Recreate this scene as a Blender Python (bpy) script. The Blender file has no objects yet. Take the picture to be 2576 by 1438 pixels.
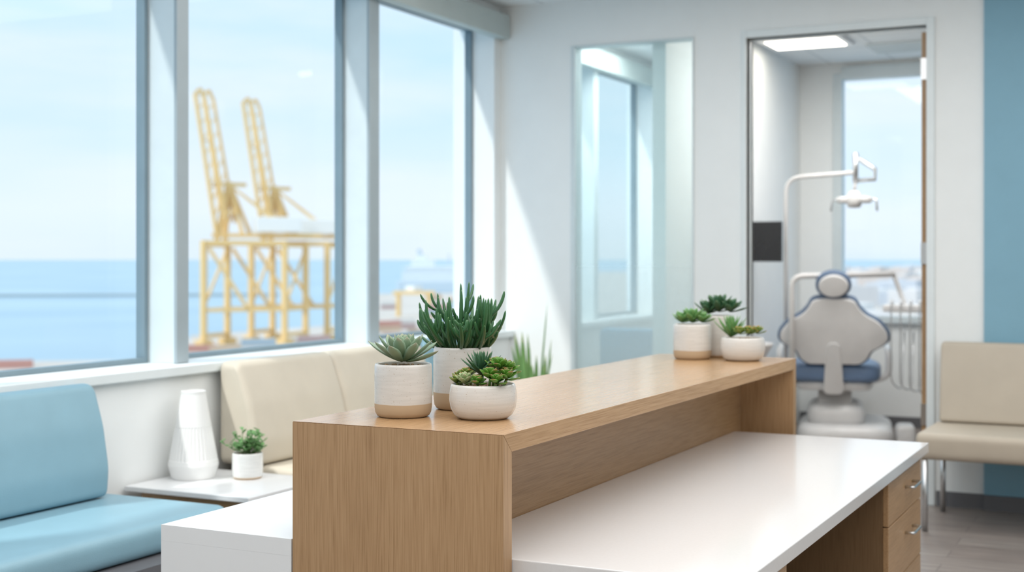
import bpy, bmesh, math, random
from mathutils import Vector, Matrix
random.seed(7)
scene = bpy.context.scene
COL = scene.collection
try:
    scene.view_settings.view_transform = 'Standard'
    scene.view_settings.look = 'None'
except Exception:
    pass
S1, C1 = 0.4433, 0.8964

# ------------------------------------------------------------ materials
def nn(nt, t, **kw):
    n = nt.nodes.new(t)
    for k, v in kw.items():
        setattr(n, k, v)
    return n

def base_mat(name):
    m = bpy.data.materials.new(name); m.use_nodes = True
    nt = m.node_tree
    return m, nt, nt.nodes['Principled BSDF']

def ramp(nt, stops):
    r = nn(nt, 'ShaderNodeValToRGB')
    els = r.color_ramp.elements
    while len(els) < len(stops): els.new(0.5)
    for e, (p, c) in zip(els, stops):
        e.position = p; e.color = (*c, 1)
    return r

def plain(name, col, rough=0.5, metal=0.0, var=0.05, scale=6.0, bump=0.0, bscale=60, spec=None, coat=0):
    m, nt, b = base_mat(name)
    tc = nn(nt, 'ShaderNodeTexCoord')
    no = nn(nt, 'ShaderNodeTexNoise'); no.inputs['Scale'].default_value = scale
    nt.links.new(tc.outputs['Object'], no.inputs['Vector'])
    r = ramp(nt, [(0.3, tuple(c*(1-var) for c in col)), (0.7, tuple(min(1, c*(1+var)) for c in col))])
    nt.links.new(no.outputs['Fac'], r.inputs['Fac'])
    nt.links.new(r.outputs['Color'], b.inputs['Base Color'])
    b.inputs['Roughness'].default_value = rough
    b.inputs['Metallic'].default_value = metal
    if spec is not None: b.inputs['Specular IOR Level'].default_value = spec
    if coat: b.inputs['Coat Weight'].default_value = coat
    if bump:
        n2 = nn(nt, 'ShaderNodeTexNoise'); n2.inputs['Scale'].default_value = bscale
        nt.links.new(tc.outputs['Object'], n2.inputs['Vector'])
        bp = nn(nt, 'ShaderNodeBump'); bp.inputs['Strength'].default_value = bump
        bp.inputs['Distance'].default_value = 0.002
        nt.links.new(n2.outputs['Fac'], bp.inputs['Height'])
        nt.links.new(bp.outputs['Normal'], b.inputs['Normal'])
    return m

def oak(name, axis, dark=1.0, rough=0.38):
    m, nt, b = base_mat(name)
    tc = nn(nt, 'ShaderNodeTexCoord')
    mp = nn(nt, 'ShaderNodeMapping')
    sc = [150, 150, 150]; sc[axis] = 3.0
    mp.inputs['Scale'].default_value = sc
    nt.links.new(tc.outputs['Object'], mp.inputs['Vector'])
    no = nn(nt, 'ShaderNodeTexNoise'); no.inputs['Scale'].default_value = 2.2; no.inputs['Detail'].default_value = 5
    no.inputs['Distortion'].default_value = 0.15
    nt.links.new(mp.outputs['Vector'], no.inputs['Vector'])
    mp2 = nn(nt, 'ShaderNodeMapping'); sc2 = [11, 11, 11]; sc2[axis] = 0.5
    mp2.inputs['Scale'].default_value = sc2
    nt.links.new(tc.outputs['Object'], mp2.inputs['Vector'])
    n2 = nn(nt, 'ShaderNodeTexNoise'); n2.inputs['Scale'].default_value = 1.2
    nt.links.new(mp2.outputs['Vector'], n2.inputs['Vector'])
    ad = nn(nt, 'ShaderNodeMath', operation='MULTIPLY_ADD')
    nt.links.new(n2.outputs['Fac'], ad.inputs[0]); ad.inputs[1].default_value = 0.22
    nt.links.new(no.outputs['Fac'], ad.inputs[2])
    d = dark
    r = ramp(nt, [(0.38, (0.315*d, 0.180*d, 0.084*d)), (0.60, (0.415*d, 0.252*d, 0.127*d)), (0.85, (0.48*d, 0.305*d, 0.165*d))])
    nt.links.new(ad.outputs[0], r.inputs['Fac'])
    nt.links.new(r.outputs['Color'], b.inputs['Base Color'])
    b.inputs['Roughness'].default_value = rough
    bp = nn(nt, 'ShaderNodeBump'); bp.inputs['Strength'].default_value = 0.08; bp.inputs['Distance'].default_value = 0.001
    nt.links.new(no.outputs['Fac'], bp.inputs['Height']); nt.links.new(bp.outputs['Normal'], b.inputs['Normal'])
    return m

def pot_mat(name, band, glaze=(0.69, 0.665, 0.63), bare=(0.50, 0.37, 0.24)):
    m, nt, b = base_mat(name)
    tc = nn(nt, 'ShaderNodeTexCoord')
    sp = nn(nt, 'ShaderNodeSeparateXYZ'); nt.links.new(tc.outputs['Generated'], sp.inputs[0])
    nw = nn(nt, 'ShaderNodeTexNoise'); nw.inputs['Scale'].default_value = 3
    nt.links.new(tc.outputs['Generated'], nw.inputs['Vector'])
    a = nn(nt, 'ShaderNodeMath', operation='MULTIPLY_ADD')
    nt.links.new(nw.outputs['Fac'], a.inputs[0]); a.inputs[1].default_value = 0.02
    nt.links.new(sp.outputs['Z'], a.inputs[2])
    gt = ramp(nt, [(band + 0.012, (0, 0, 0)), (band + 0.022, (1, 1, 1))])
    nt.links.new(a.outputs[0], gt.inputs['Fac'])
    mp = nn(nt, 'ShaderNodeMapping'); mp.inputs['Scale'].default_value = (1.5, 1.5, 14)
    nt.links.new(tc.outputs['Generated'], mp.inputs['Vector'])
    n1 = nn(nt, 'ShaderNodeTexNoise'); n1.inputs['Scale'].default_value = 1.5
    nt.links.new(mp.outputs['Vector'], n1.inputs['Vector'])
    g1 = ramp(nt, [(0.3, tuple(c*0.91 for c in glaze)), (0.7, glaze)])
    nt.links.new(n1.outputs['Fac'], g1.inputs['Fac'])
    n2 = nn(nt, 'ShaderNodeTexNoise'); n2.inputs['Scale'].default_value = 45
    nt.links.new(tc.outputs['Generated'], n2.inputs['Vector'])
    s = ramp(nt, [(0.27, (0.62, 0.5, 0.38)), (0.32, (1, 1, 1))])
    nt.links.new(n2.outputs['Fac'], s.inputs['Fac'])
    mu = nn(nt, 'ShaderNodeMix', data_type='RGBA', blend_type='MULTIPLY'); mu.inputs['Factor'].default_value = 1
    nt.links.new(g1.outputs['Color'], mu.inputs['A']); nt.links.new(s.outputs['Color'], mu.inputs['B'])
    mx = nn(nt, 'ShaderNodeMix', data_type='RGBA'); mx.inputs['A'].default_value = (*bare, 1)
    nt.links.new(gt.outputs['Color'], mx.inputs['Factor']); nt.links.new(mu.outputs['Result'], mx.inputs['B'])
    nt.links.new(mx.outputs['Result'], b.inputs['Base Color'])
    rr = nn(nt, 'ShaderNodeMapRange'); rr.inputs['To Min'].default_value = 0.75; rr.inputs['To Max'].default_value = 0.12
    nt.links.new(gt.outputs['Color'], rr.inputs['Value']); nt.links.new(rr.outputs['Result'], b.inputs['Roughness'])
    return m

def leaf_mat(name, c0, c1, c2, rough=0.45):
    m, nt, b = base_mat(name)
    at = nn(nt, 'ShaderNodeAttribute'); at.attribute_name = 'tip'
    tc = nn(nt, 'ShaderNodeTexCoord')
    no = nn(nt, 'ShaderNodeTexNoise'); no.inputs['Scale'].default_value = 30
    nt.links.new(tc.outputs['Object'], no.inputs['Vector'])
    a = nn(nt, 'ShaderNodeMath', operation='MULTIPLY_ADD'); a.inputs[1].default_value = 0.4
    nt.links.new(no.outputs['Fac'], a.inputs[0]); nt.links.new(at.outputs['Fac'], a.inputs[2])
    s = nn(nt, 'ShaderNodeMath', operation='SUBTRACT'); s.inputs[1].default_value = 0.20
    nt.links.new(a.outputs[0], s.inputs[0])
    r = ramp(nt, [(0.0, c0), (0.6, c1), (0.88, c1), (1.0, c2)])
    nt.links.new(s.outputs[0], r.inputs['Fac']); nt.links.new(r.outputs['Color'], b.inputs['Base Color'])
    b.inputs['Roughness'].default_value = rough
    n3 = nn(nt, 'ShaderNodeTexNoise'); n3.inputs['Scale'].default_value = 260
    nt.links.new(tc.outputs['Object'], n3.inputs['Vector'])
    bp = nn(nt, 'ShaderNodeBump'); bp.inputs['Strength'].default_value = 0.25; bp.inputs['Distance'].default_value = 0.001
    nt.links.new(n3.outputs['Fac'], bp.inputs['Height']); nt.links.new(bp.outputs['Normal'], b.inputs['Normal'])
    return m

def glass_mat(name, tint=(0.95, 0.99, 1.0), gloss=0.05, haze=0.0):
    m = bpy.data.materials.new(name); m.use_nodes = True
    nt = m.node_tree; nt.nodes.clear()
    out = nn(nt, 'ShaderNodeOutputMaterial')
    tr = nn(nt, 'ShaderNodeBsdfTransparent'); tr.inputs['Color'].default_value = (*tint, 1)
    gl = nn(nt, 'ShaderNodeBsdfGlossy'); gl.inputs['Roughness'].default_value = 0.02
    mx = nn(nt, 'ShaderNodeMixShader'); mx.inputs[0].default_value = gloss
    nt.links.new(tr.outputs[0], mx.inputs[1]); nt.links.new(gl.outputs[0], mx.inputs[2])
    last = mx
    if haze:
        df = nn(nt, 'ShaderNodeBsdfDiffuse'); df.inputs['Color'].default_value = (0.80, 0.89, 0.90, 1)
        m2 = nn(nt, 'ShaderNodeMixShader'); m2.inputs[0].default_value = haze
        tc = nn(nt, 'ShaderNodeTexCoord'); sp = nn(nt, 'ShaderNodeSeparateXYZ')
        nt.links.new(tc.outputs['Generated'], sp.inputs[0])
        mr = nn(nt, 'ShaderNodeMapRange'); mr.inputs['From Min'].default_value = 0.25; mr.inputs['From Max'].default_value = 0.70
        mr.interpolation_type = 'SMOOTHSTEP'
        mr.inputs['To Min'].default_value = haze*3.8; mr.inputs['To Max'].default_value = haze*0.7
        nt.links.new(sp.outputs['Z'], mr.inputs['Value']); nt.links.new(mr.outputs['Result'], m2.inputs[0])
        nt.links.new(mx.outputs[0], m2.inputs[1]); nt.links.new(df.outputs[0], m2.inputs[2]); last = m2
    nt.links.new(last.outputs[0], out.inputs['Surface'])
    return m

def emis(name, col, st):
    m = bpy.data.materials.new(name); m.use_nodes = True
    nt = m.node_tree; nt.nodes.clear()
    out = nn(nt, 'ShaderNodeOutputMaterial'); e = nn(nt, 'ShaderNodeEmission')
    e.inputs['Color'].default_value = (*col, 1); e.inputs['Strength'].default_value = st
    nt.links.new(e.outputs[0], out.inputs['Surface']); return m

def brick_mat(name, c1, c2, mortar, bw, bh, ms, rough, offset=0.0, grain=False, rotz=0.0):
    m, nt, b = base_mat(name)
    tc = nn(nt, 'ShaderNodeTexCoord')
    mp = nn(nt, 'ShaderNodeMapping'); mp.inputs['Rotation'].default_value = (0, 0, rotz)
    nt.links.new(tc.outputs['Object'], mp.inputs['Vector'])
    br = nn(nt, 'ShaderNodeTexBrick'); br.offset = offset
    br.inputs['Color1'].default_value = (*c1, 1); br.inputs['Color2'].default_value = (*c2, 1); br.inputs['Mortar'].default_value = (*mortar, 1)
    br.inputs['Scale'].default_value = 1; br.inputs['Brick Width'].default_value = bw; br.inputs['Row Height'].default_value = bh
    br.inputs['Mortar Size'].default_value = ms
    nt.links.new(mp.outputs['Vector'], br.inputs['Vector'])
    src = br.outputs['Color']
    if grain:
        m2 = nn(nt, 'ShaderNodeMapping'); m2.inputs['Scale'].default_value = (2, 30, 1)
        nt.links.new(mp.outputs['Vector'], m2.inputs['Vector'])
        no = nn(nt, 'ShaderNodeTexNoise'); no.inputs['Scale'].default_value = 1.5; no.inputs['Detail'].default_value = 5
        nt.links.new(m2.outputs['Vector'], no.inputs['Vector'])
        r = ramp(nt, [(0.3, (0.7, 0.7, 0.7)), (0.7, (1.15, 1.15, 1.15))]); nt.links.new(no.outputs['Fac'], r.inputs['Fac'])
        mu = nn(nt, 'ShaderNodeMix', data_type='RGBA', blend_type='MULTIPLY'); mu.inputs['Factor'].default_value = 1
        nt.links.new(src, mu.inputs['A']); nt.links.new(r.outputs['Color'], mu.inputs['B']); src = mu.outputs['Result']
    nt.links.new(src, b.inputs['Base Color']); b.inputs['Roughness'].default_value = rough
    return m

M = {}
M['wall'] = plain('wall_paint', (0.84, 0.862, 0.858), 0.7, var=0.01)
M['frame'] = plain('window_white', (0.76, 0.81, 0.82), 0.45, var=0.02)
M['framedark'] = plain('window_gasket', (0.19, 0.26, 0.30), 0.4, var=0.04)
M['mullion'] = plain('mullion_metal', (0.64, 0.71, 0.73), 0.45, var=0.03)
M['mullbacklit'] = plain('mullion_backlit', (0.35, 0.41, 0.44), 0.35, var=0.03)  # backlit shade of the mullion room face, put into the colour
M['blind'] = plain('blind_fascia', (0.50, 0.56, 0.55), 0.6, var=0.03)
M['bluewall'] = plain('blue_paint', (0.215, 0.405, 0.515), 0.6, var=0.02)
M['base'] = plain('baseboard_grey', (0.13, 0.13, 0.14), 0.5)
M['glass'] = glass_mat('clear_glass', (0.97, 0.99, 1.0), 0.015)
M['tglass'] = glass_mat('partition_glass', (0.92, 0.975, 0.98), 0.012, 0.12)
M['oakz'] = oak('oak_vertical', 2)
M['oaky'] = oak('oak_long', 1, 1.08, 0.20)
M['oakyp'] = oak('oak_panel_shaded', 1, 0.88, 0.4)  # darker oak copy, recess shade under the ledge put into the colour
M['oakd'] = oak('oak_shade', 2, 0.55)  # shade under the worktop put into this darker oak
M['oakdr'] = oak('oak_drawer', 1, 1.12)
M['quartz'] = plain('white_quartz', (0.72, 0.705, 0.70), 0.13, var=0.012, scale=90)
M['white'] = plain('white_laminate', (0.81, 0.82, 0.83), 0.3, var=0.01)
M['bluefab'] = plain('blue_vinyl', (0.24, 0.41, 0.495), 0.5, var=0.03, bump=0.2, bscale=200)
M['bluedk'] = plain('blue_vinyl_deep', (0.07, 0.30, 0.50), 0.5, var=0.03)
M['cream'] = plain('cream_vinyl', (0.60, 0.545, 0.45), 0.55, var=0.03, bump=0.2, bscale=200)
M['beige'] = plain('beige_vinyl', (0.50, 0.435, 0.35), 0.55, var=0.03, bump=0.2, bscale=200)
M['steel'] = plain('brushed_steel', (0.60, 0.61, 0.62), 0.28, 1.0)
M['woodleg'] = oak('wood_leg', 2, 0.8)
M['ceramic'] = plain('white_ceramic', (0.82, 0.82, 0.81), 0.4, var=0.01)
M['floor'] = brick_mat('floor_planks', (0.25, 0.21, 0.19), (0.31, 0.27, 0.245), (0.15, 0.13, 0.12), 1.2, 0.18, 0.003, 0.4, 0.37, True, 0.0)
M['ceil'] = brick_mat('ceiling_tiles', (0.85, 0.87, 0.87), (0.83, 0.85, 0.85), (0.66, 0.69, 0.70), 0.6, 0.6, 0.012, 0.8)
M['dgrey'] = plain('dental_shell', (0.62, 0.615, 0.61), 0.35)
M['dwhite'] = plain('dental_white', (0.70, 0.70, 0.70), 0.35)
M['navy'] = plain('navy_vinyl', (0.10, 0.15, 0.24), 0.45)
M['dblue'] = plain('dental_blue_vinyl', (0.14, 0.22, 0.36), 0.45)
M['black'] = plain('screen_black', (0.012, 0.013, 0.016), 0.2)
M['soil'] = plain('gravel', (0.36, 0.25, 0.15), 0.9, var=0.5, scale=120, bump=1.0, bscale=150)
M['potA'] = pot_mat('pot_glaze_band', 0.25)
M['potB'] = pot_mat('pot_glaze_tall', 0.27)
M['bowl'] = pot_mat('bowl_glaze', 0.05)
M['panel'] = emis('led_panel', (1.0, 0.93, 0.80), 6.0)
L_ech = leaf_mat('leaf_greygreen', (0.12, 0.21, 0.10), (0.23, 0.33, 0.22), (0.30, 0.30, 0.21))
L_fin = leaf_mat('leaf_finger', (0.022, 0.078, 0.028), (0.042, 0.14, 0.05), (0.10, 0.22, 0.07), 0.30)
L_dark = leaf_mat('leaf_dark', (0.02, 0.07, 0.03), (0.045, 0.13, 0.06), (0.12, 0.20, 0.10))
L_crs = leaf_mat('leaf_jade', (0.04, 0.12, 0.015), (0.10, 0.25, 0.03), (0.28, 0.16, 0.06), 0.28)
L_pale = leaf_mat('leaf_pale', (0.14, 0.24, 0.08), (0.30, 0.38, 0.18), (0.40, 0.36, 0.22))
L_soft = leaf_mat('leaf_soft', (0.06, 0.17, 0.05), (0.14, 0.31, 0.10), (0.22, 0.38, 0.15))
L_org = leaf_mat('leaf_orange', (0.07, 0.15, 0.02), (0.17, 0.25, 0.05), (0.45, 0.22, 0.06))
L_snk = leaf_mat('leaf_snake', (0.12, 0.28, 0.08), (0.20, 0.38, 0.12), (0.40, 0.50, 0.18))
M['cy'] = plain('crane_yellow_hazed', (0.84, 0.59, 0.27), 0.7)  # yellow paled, distance haze put into the colour
M['cyp'] = plain('crane_house', (0.88, 0.88, 0.86), 0.6)

# ------------------------------------------------------------ mesh helpers
def wloc(o):
    v = Vector((0, 0, 0))
    while o is not None:
        v += o.location; o = o.parent
    return v

def mk(name, bm, mat, parent=None, local=False, smooth=False, label=None, cat=None, kind=None, group=None):
    bmesh.ops.recalc_face_normals(bm, faces=bm.faces)
    me = bpy.data.meshes.new(name)
    xs = [v.co.x for v in bm.verts]; ys = [v.co.y for v in bm.verts]; zs = [v.co.z for v in bm.verts]
    c = Vector(((min(xs)+max(xs))/2, (min(ys)+max(ys))/2, (min(zs)+max(zs))/2))
    if parent is None: c.z = min(zs)
    for v in bm.verts: v.co -= c
    bm.to_mesh(me); bm.free()
    if smooth:
        for p in me.polygons: p.use_smooth = True
    me.materials.append(mat)
    o = bpy.data.objects.new(name, me); COL.objects.link(o)
    if parent is not None:
        o.parent = parent
        o.location = c if local else c - wloc(parent)
    else:
        o.location = c
    if label: o['label'] = label
    if cat: o['category'] = cat
    if kind: o['kind'] = kind
    if group: o['group'] = group
    return o

def thing(name, loc, label, cat, rot=0.0, group=None, kind=None):
    e = bpy.data.objects.new(name, None); COL.objects.link(e)
    e.location = loc; e.rotation_euler = (0, 0, rot); e.empty_display_size = 0.1
    e['label'] = label; e['category'] = cat
    if group: e['group'] = group
    if kind: e['kind'] = kind
    return e

def bx(bm, x0, x1, y0, y1, z0, z1, bevel=0.0, seg=2, mtx=None):
    r = bmesh.ops.create_cube(bm, size=1.0)
    vs = r['verts']
    for v in vs:
        v.co = Vector(((v.co.x+.5)*(x1-x0)+x0, (v.co.y+.5)*(y1-y0)+y0, (v.co.z+.5)*(z1-z0)+z0))
    if mtx is not None:
        for v in vs: v.co = mtx @ v.co
    if bevel > 0:
        es = list({e for v in vs for e in v.link_edges})
        bmesh.ops.bevel(bm, geom=es, offset=bevel, segments=seg, affect='EDGES', profile=0.5)

def box(name, dims, mat, bevel=0.0, seg=2, **kw):
    bm = bmesh.new()
    if isinstance(dims[0], (tuple, list)):
        for d in dims: bx(bm, *d, bevel=bevel, seg=seg)
    else: bx(bm, *dims, bevel=bevel, seg=seg)
    return mk(name, bm, mat, **kw)

def prism_x(bm, x0, x1, yz, bevel=0.0):
    a = [bm.verts.new((x0, y, z)) for y, z in yz]; b = [bm.verts.new((x1, y, z)) for y, z in yz]
    bm.faces.new(a); bm.faces.new(b); n = len(yz)
    for i in range(n): bm.faces.new((a[i], a[(i+1) % n], b[(i+1) % n], b[i]))
    if bevel:
        bmesh.ops.bevel(bm, geom=list(bm.edges), offset=bevel, segments=2, affect='EDGES', profile=.5)

def lathe(bm, prof, c=(0, 0, 0), seg=48):
    rings = []
    for r, z in prof:
        if r < 1e-6:
            rings.append([bm.verts.new((c[0], c[1], c[2]+z))])
        else:
            rings.append([bm.verts.new((c[0]+r*math.cos(2*math.pi*i/seg), c[1]+r*math.sin(2*math.pi*i/seg), c[2]+z)) for i in range(seg)])
    for a, b in zip(rings[:-1], rings[1:]):
        for i in range(seg):
            j = (i+1) % seg
            if len(a) == 1 and len(b) == 1: continue
            if len(a) == 1: bm.faces.new((a[0], b[i], b[j]))
            elif len(b) == 1: bm.faces.new((a[i], a[j], b[0]))
            else: bm.faces.new((a[i], a[j], b[j], b[i]))

def tube(bm, pts, rad, seg=8, layer=None, phase=0.0):
    pts = [Vector(p) for p in pts]
    if not isinstance(rad, (list, tuple)): rad = [rad]*len(pts)
    n = len(pts); rings = []
    t0 = (pts[1]-pts[0]).normalized()
    up = Vector((0, 0, 1)) if abs(t0.z) < 0.9 else Vector((1, 0, 0))
    nrm = t0.cross(up).normalized()
    for i in range(n):
        if i == 0: t = (pts[1]-pts[0])
        elif i == n-1: t = (pts[-1]-pts[-2])
        else: t = (pts[i+1]-pts[i-1])
        t.normalize()
        nrm = (nrm - t*nrm.dot(t)).normalized(); bn = t.cross(nrm)
        ring = []
        for k in range(seg):
            a = 2*math.pi*k/seg + phase
            v = bm.verts.new(pts[i] + rad[i]*(math.cos(a)*nrm+math.sin(a)*bn))
            if layer is not None: v[layer] = i/(n-1)
            ring.append(v)
        rings.append(ring)
    for a, b in zip(rings[:-1], rings[1:]):
        for k in range(seg):
            j = (k+1) % seg
            bm.faces.new((a[k], a[j], b[j], b[k]))
    bm.faces.new(rings[0]); bm.faces.new(rings[-1])

def beam(bm, a, b, r):
    tube(bm, [a, b], r, seg=4, phase=math.pi/4)

def arc_pts(pts, r=0.1, n=6):
    P = [Vector(p) for p in pts]; out = [P[0]]
    for i in range(1, len(P)-1):
        a = (P[i-1]-P[i]); b = (P[i+1]-P[i])
        rr = min(r, a.length*0.45, b.length*0.45)
        s = P[i]+a.normalized()*rr; e = P[i]+b.normalized()*rr
        for k in range(n+1):
            t = k/n
            out.append(s*(1-t)**2 + P[i]*2*t*(1-t) + e*t*t)
    out.append(P[-1]); return out

def round_poly(pts, r=0.03, n=5):
    m = len(pts); out = []
    for i in range(m):
        p = Vector(pts[i]); a = Vector(pts[i-1])-p; b = Vector(pts[(i+1) % m])-p
        rr = min(r, a.length*0.49, b.length*0.49)
        s = p+a.normalized()*rr; e = p+b.normalized()*rr
        for k in range(n+1):
            t = k/n; out.append(s*(1-t)**2+p*2*t*(1-t)+e*t*t)
    return out

def loft(bm, pts, w0, w1, r, axis='y', n=5, mtx=None):
    us = [p[0] for p in pts]; vs = [p[1] for p in pts]
    cu = (min(us)+max(us))/2; cv = (min(vs)+max(vs))/2
    hu = (max(us)-min(us))/2; hv = (max(vs)-min(vs))/2
    r = min(r, abs(w1-w0)/2*0.999)
    st = []
    for k in range(n+1):
        t = k/n*math.pi/2
        st.append((w0+r*(1-math.sin(t)), r*(1-math.cos(t))))
    st = list(reversed(st)); st2 = [(w1-(w-w0), o) for w, o in reversed(st)]
    rings = []
    for w, o in st+st2:
        ring = []
        for p in pts:
            u = cu+(p[0]-cu)*(1-min(o/hu, .9)); v = cv+(p[1]-cv)*(1-min(o/hv, .9))
            co = {'x': (w, u, v), 'y': (u, w, v), 'z': (u, v, w)}[axis]
            co = Vector(co)
            if mtx is not None: co = mtx @ co
            ring.append(bm.verts.new(co))
        rings.append(ring)
    m = len(pts)
    for a, b in zip(rings[:-1], rings[1:]):
        for k in range(m):
            j = (k+1) % m
            bm.faces.new((a[k], a[j], b[j], b[k]))
    bm.faces.new(rings[0]); bm.faces.new(rings[-1])

def interp(tab, t):
    for (a, x), (b, y) in zip(tab[:-1], tab[1:]):
        if t <= b: return x+(y-x)*(t-a)/(b-a)
    return tab[-1][1]
W_ECH = [(0, .45), (.3, .72), (.6, 1), (.78, .88), (.92, .45), (1, .04)]
W_AGA = [(0, .9), (.3, 1), (.6, .72), (.85, .34), (1, .03)]
W_JAD = [(0, .3), (.4, .75), (.7, 1), (.9, .75), (1, .2)]
W_SNK = [(0, .6), (.3, .9), (.6, 1), (.85, .7), (1, .04)]

def leaf(bm, ly, org, az, elev, L, W, T, curl, tab, n=9, twist=0.0):
    org = Vector(org); h = Vector((math.cos(az), math.sin(az), 0)); up = Vector((0, 0, 1))
    side0 = Vector((-math.sin(az), math.cos(az), 0))
    p = org.copy(); rings = []
    for i in range(n+1):
        t = i/n; e = elev+curl*t
        d = h*math.cos(e)+up*math.sin(e)
        nm = -h*math.sin(e)+up*math.cos(e)
        a = twist*t
        side = side0*math.cos(a)+nm*math.sin(a); nm2 = nm*math.cos(a)-side0*math.sin(a)
        w = W*interp(tab, t)/2; th = T*(0.35+0.65*interp(tab, t))*(1 if t < .9 else .5)/2
        ring = []
        for k in range(8):
            an = 2*math.pi*k/8
            x = math.cos(an); y = math.sin(an)
            off = side*w*x + nm2*(th*y*(1.0 if y < 0 else 0.45) + 0.25*w*x*x)
            v = bm.verts.new(p+off); v[ly] = t; ring.append(v)
        rings.append(ring); p = p+d*(L/n)
    for a, b in zip(rings[:-1], rings[1:]):
        for k in range(8):
            j = (k+1) % 8; bm.faces.new((a[k], a[j], b[j], b[k]))
    bm.faces.new(rings[0]); bm.faces.new(rings[-1])

def rosette(bm, ly, c, n, L, W, T, e0, e1, tab, curl=0.3, inner=0.35, jit=0.1, r0=0.0):
    for i in range(n):
        f = i/(n-1); az = i*2.39996+random.uniform(-jit, jit)
        e = e0+(e1-e0)*(f**0.85)+random.uniform(-jit, jit)*0.7
        s = 1-(1-inner)*f**1.2; s *= random.uniform(.93, 1.06)
        o = (c[0]+r0*math.cos(az)*(1-f), c[1]+r0*math.sin(az)*(1-f), c[2]+0.012*f)
        leaf(bm, ly, o, az, e, L*s, W*(0.55+0.45*s), T, curl, tab)

def pot_prof(R, H):
    return [(0, 0), (R*.80, 0), (R*.90, .004), (R*.965, .014), (R*.99, .03), (R, .05), (R*1.0, H*.8), (R*.99, H-.008), (R*.97, H-.001), (R*.945, H), (R*.92, H-.004), (R*.91, H-.02), (R*.90, H*.6), (0, H*.6)]
def bowl_prof(R, H):
    return [(0, 0), (R*.66, 0), (R*.74, .003), (R*.86, .12*H), (R*.955, .30*H), (R, .55*H), (R*.985, .78*H), (R*.955, .93*H), (R*.93, .99*H), (R*.905, H), (R*.885, .97*H), (R*.87, .85*H), (R*.85, .6*H), (0, .55*H)]

def potted(name, x, y, z, R, H, pm, label, kind='pot', group=None):
    t = thing(name, (x, y, z), label, 'potted plant', group=group)
    bm = bmesh.new(); lathe(bm, (pot_prof if kind == 'pot' else bowl_prof)(R, H), (x, y, z), 64)
    mk('pot' if kind == 'pot' else 'bowl', bm, pm, parent=t, smooth=True)
    bm = bmesh.new()
    zz = z+H-.012
    lathe(bm, [(0, -.02), (R*.86, -.02), (R*.86, 0), (R*.5, .003), (0, .004)], (x, y, zz), 32)
    for i in range(70):
        a = random.random()*6.28; rr = R*.8*math.sqrt(random.random()); s = random.uniform(.0022, .005)
        bmesh.ops.create_icosphere(bm, subdivisions=1, radius=s, matrix=Matrix.Translation((x+rr*math.cos(a), y+rr*math.sin(a), zz+.003)))
    mk('gravel', bm, M['soil'], parent=t)
    return t, zz

# ------------------------------------------------------------ room shell
YB = 8.9; CZ = 3.46
ST = dict(kind='structure')
box('floor', (-4.75, 2.6, -2.2, 13.0, -0.1, 0.0), M['floor'], **ST)
box('ceiling', (-4.9, 2.6, -2.2, 13.0, CZ, CZ+0.1), M['ceil'], **ST)
WO, WI = -4.78, -4.42
mull = [(3.48, 3.60), (5.275, 5.366), (7.073, 7.19)]
box('wall_window', [(WO, WI, -2.2, 12.6, 0, 1.005), (WO, -4.5, -2.2, 12.6, 3.38, CZ)], M['wall'], **ST)
box('wall_window_pier', [(-4.74, -4.5, a, b, 1.055, 3.38) for a, b in ((-2.2, .2), (1.75, 1.9), (8.80, 9.6), (12.2, 12.5))], M['wall'], **ST)
box('trim_1', [(-4.74, -4.512, a+.004, b-.004, 1.055, 3.299) for a, b in mull], M['mullion'], **ST)
box('trim_8', [(-4.511, -4.49, a, b, 1.055, 3.21) for a, b in mull], M['mullbacklit'], bevel=0.004, **ST)  # strip added to darken the backlit room face of the mullions
box('trim_2', (WO, -4.38, -2.2, 8.9, 1.006, 1.054), M['frame'], bevel=0.006, **ST)
box('trim_3', (WO, -4.38, 9.06, 12.5, 1.006, 1.054), M['frame'], bevel=0.006, **ST)
openings = [(0.2, 1.75), (1.9, 3.48), (3.60, 5.275), (5.366, 7.073), (7.19, 8.80), (9.6, 10.7), (10.8, 12.2)]
box('trim_4', (-4.74, -4.5, 10.7, 10.8, 1.055, 3.38), M['mullion'], **ST)
for i, (a, b) in enumerate(openings):
    bm = bmesh.new(); w = 0.024
    xo, xi = -4.735, -4.68
    bx(bm, xo, xi, a, a+w, 1.055, 3.3); bx(bm, xo, xi, b-w, b, 1.055, 3.3)
    bx(bm, xo, xi, a+w, b-w, 1.055, 1.055+w); bx(bm, xo, xi, a+w, b-w, 3.3-w, 3.3)
    wdw = mk('window_%d' % (i+1), bm, M['framedark'], **ST)
    box('glass_pane', (-4.710, -4.704, a+w, b-w, 1.055+w, 3.3-w), M['glass'], parent=wdw, kind='structure')
box('trim_5', [(-4.74, -4.5, -2.2, 8.9, 3.3, 3.379)], M['frame'], **ST)
for y0, y1, l in ((-2.1, 8.88, 'grey-green roller blind fascia along the top of the windows'), (9.07, 12.48, 'grey-green roller blind fascia seen behind the glass partition')):
    b1 = thing('roller_blind', (-4.43, (y0+y1)/2, 3.2), l, 'blind')
    box('fascia', (-4.495, -4.41, y0, y1, 3.215, 3.385), M['blind'], bevel=.003, parent=b1)
GX0, GX1 = -3.92, -2.986; DX0, DX1 = -2.61, -1.42; DT = 3.09; GT = 3.13
box('wall_back', [(-4.9, GX0, YB, YB+.15, 0, CZ), (GX0, GX1, YB, YB+.15, GT, CZ), (GX0, GX1, YB, YB+.15, 0, 0.1),
                  (GX1, DX0, YB, YB+.15, 0, CZ), (DX0, DX1, YB, YB+.15, DT, CZ), (DX1, 2.6, YB, YB+.15, 0, CZ)], M['wall'], **ST)
box('wall_blue', (-1.067, 2.6, YB-.025, YB-.001, 0.0, CZ), M['bluewall'], **ST)
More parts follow.
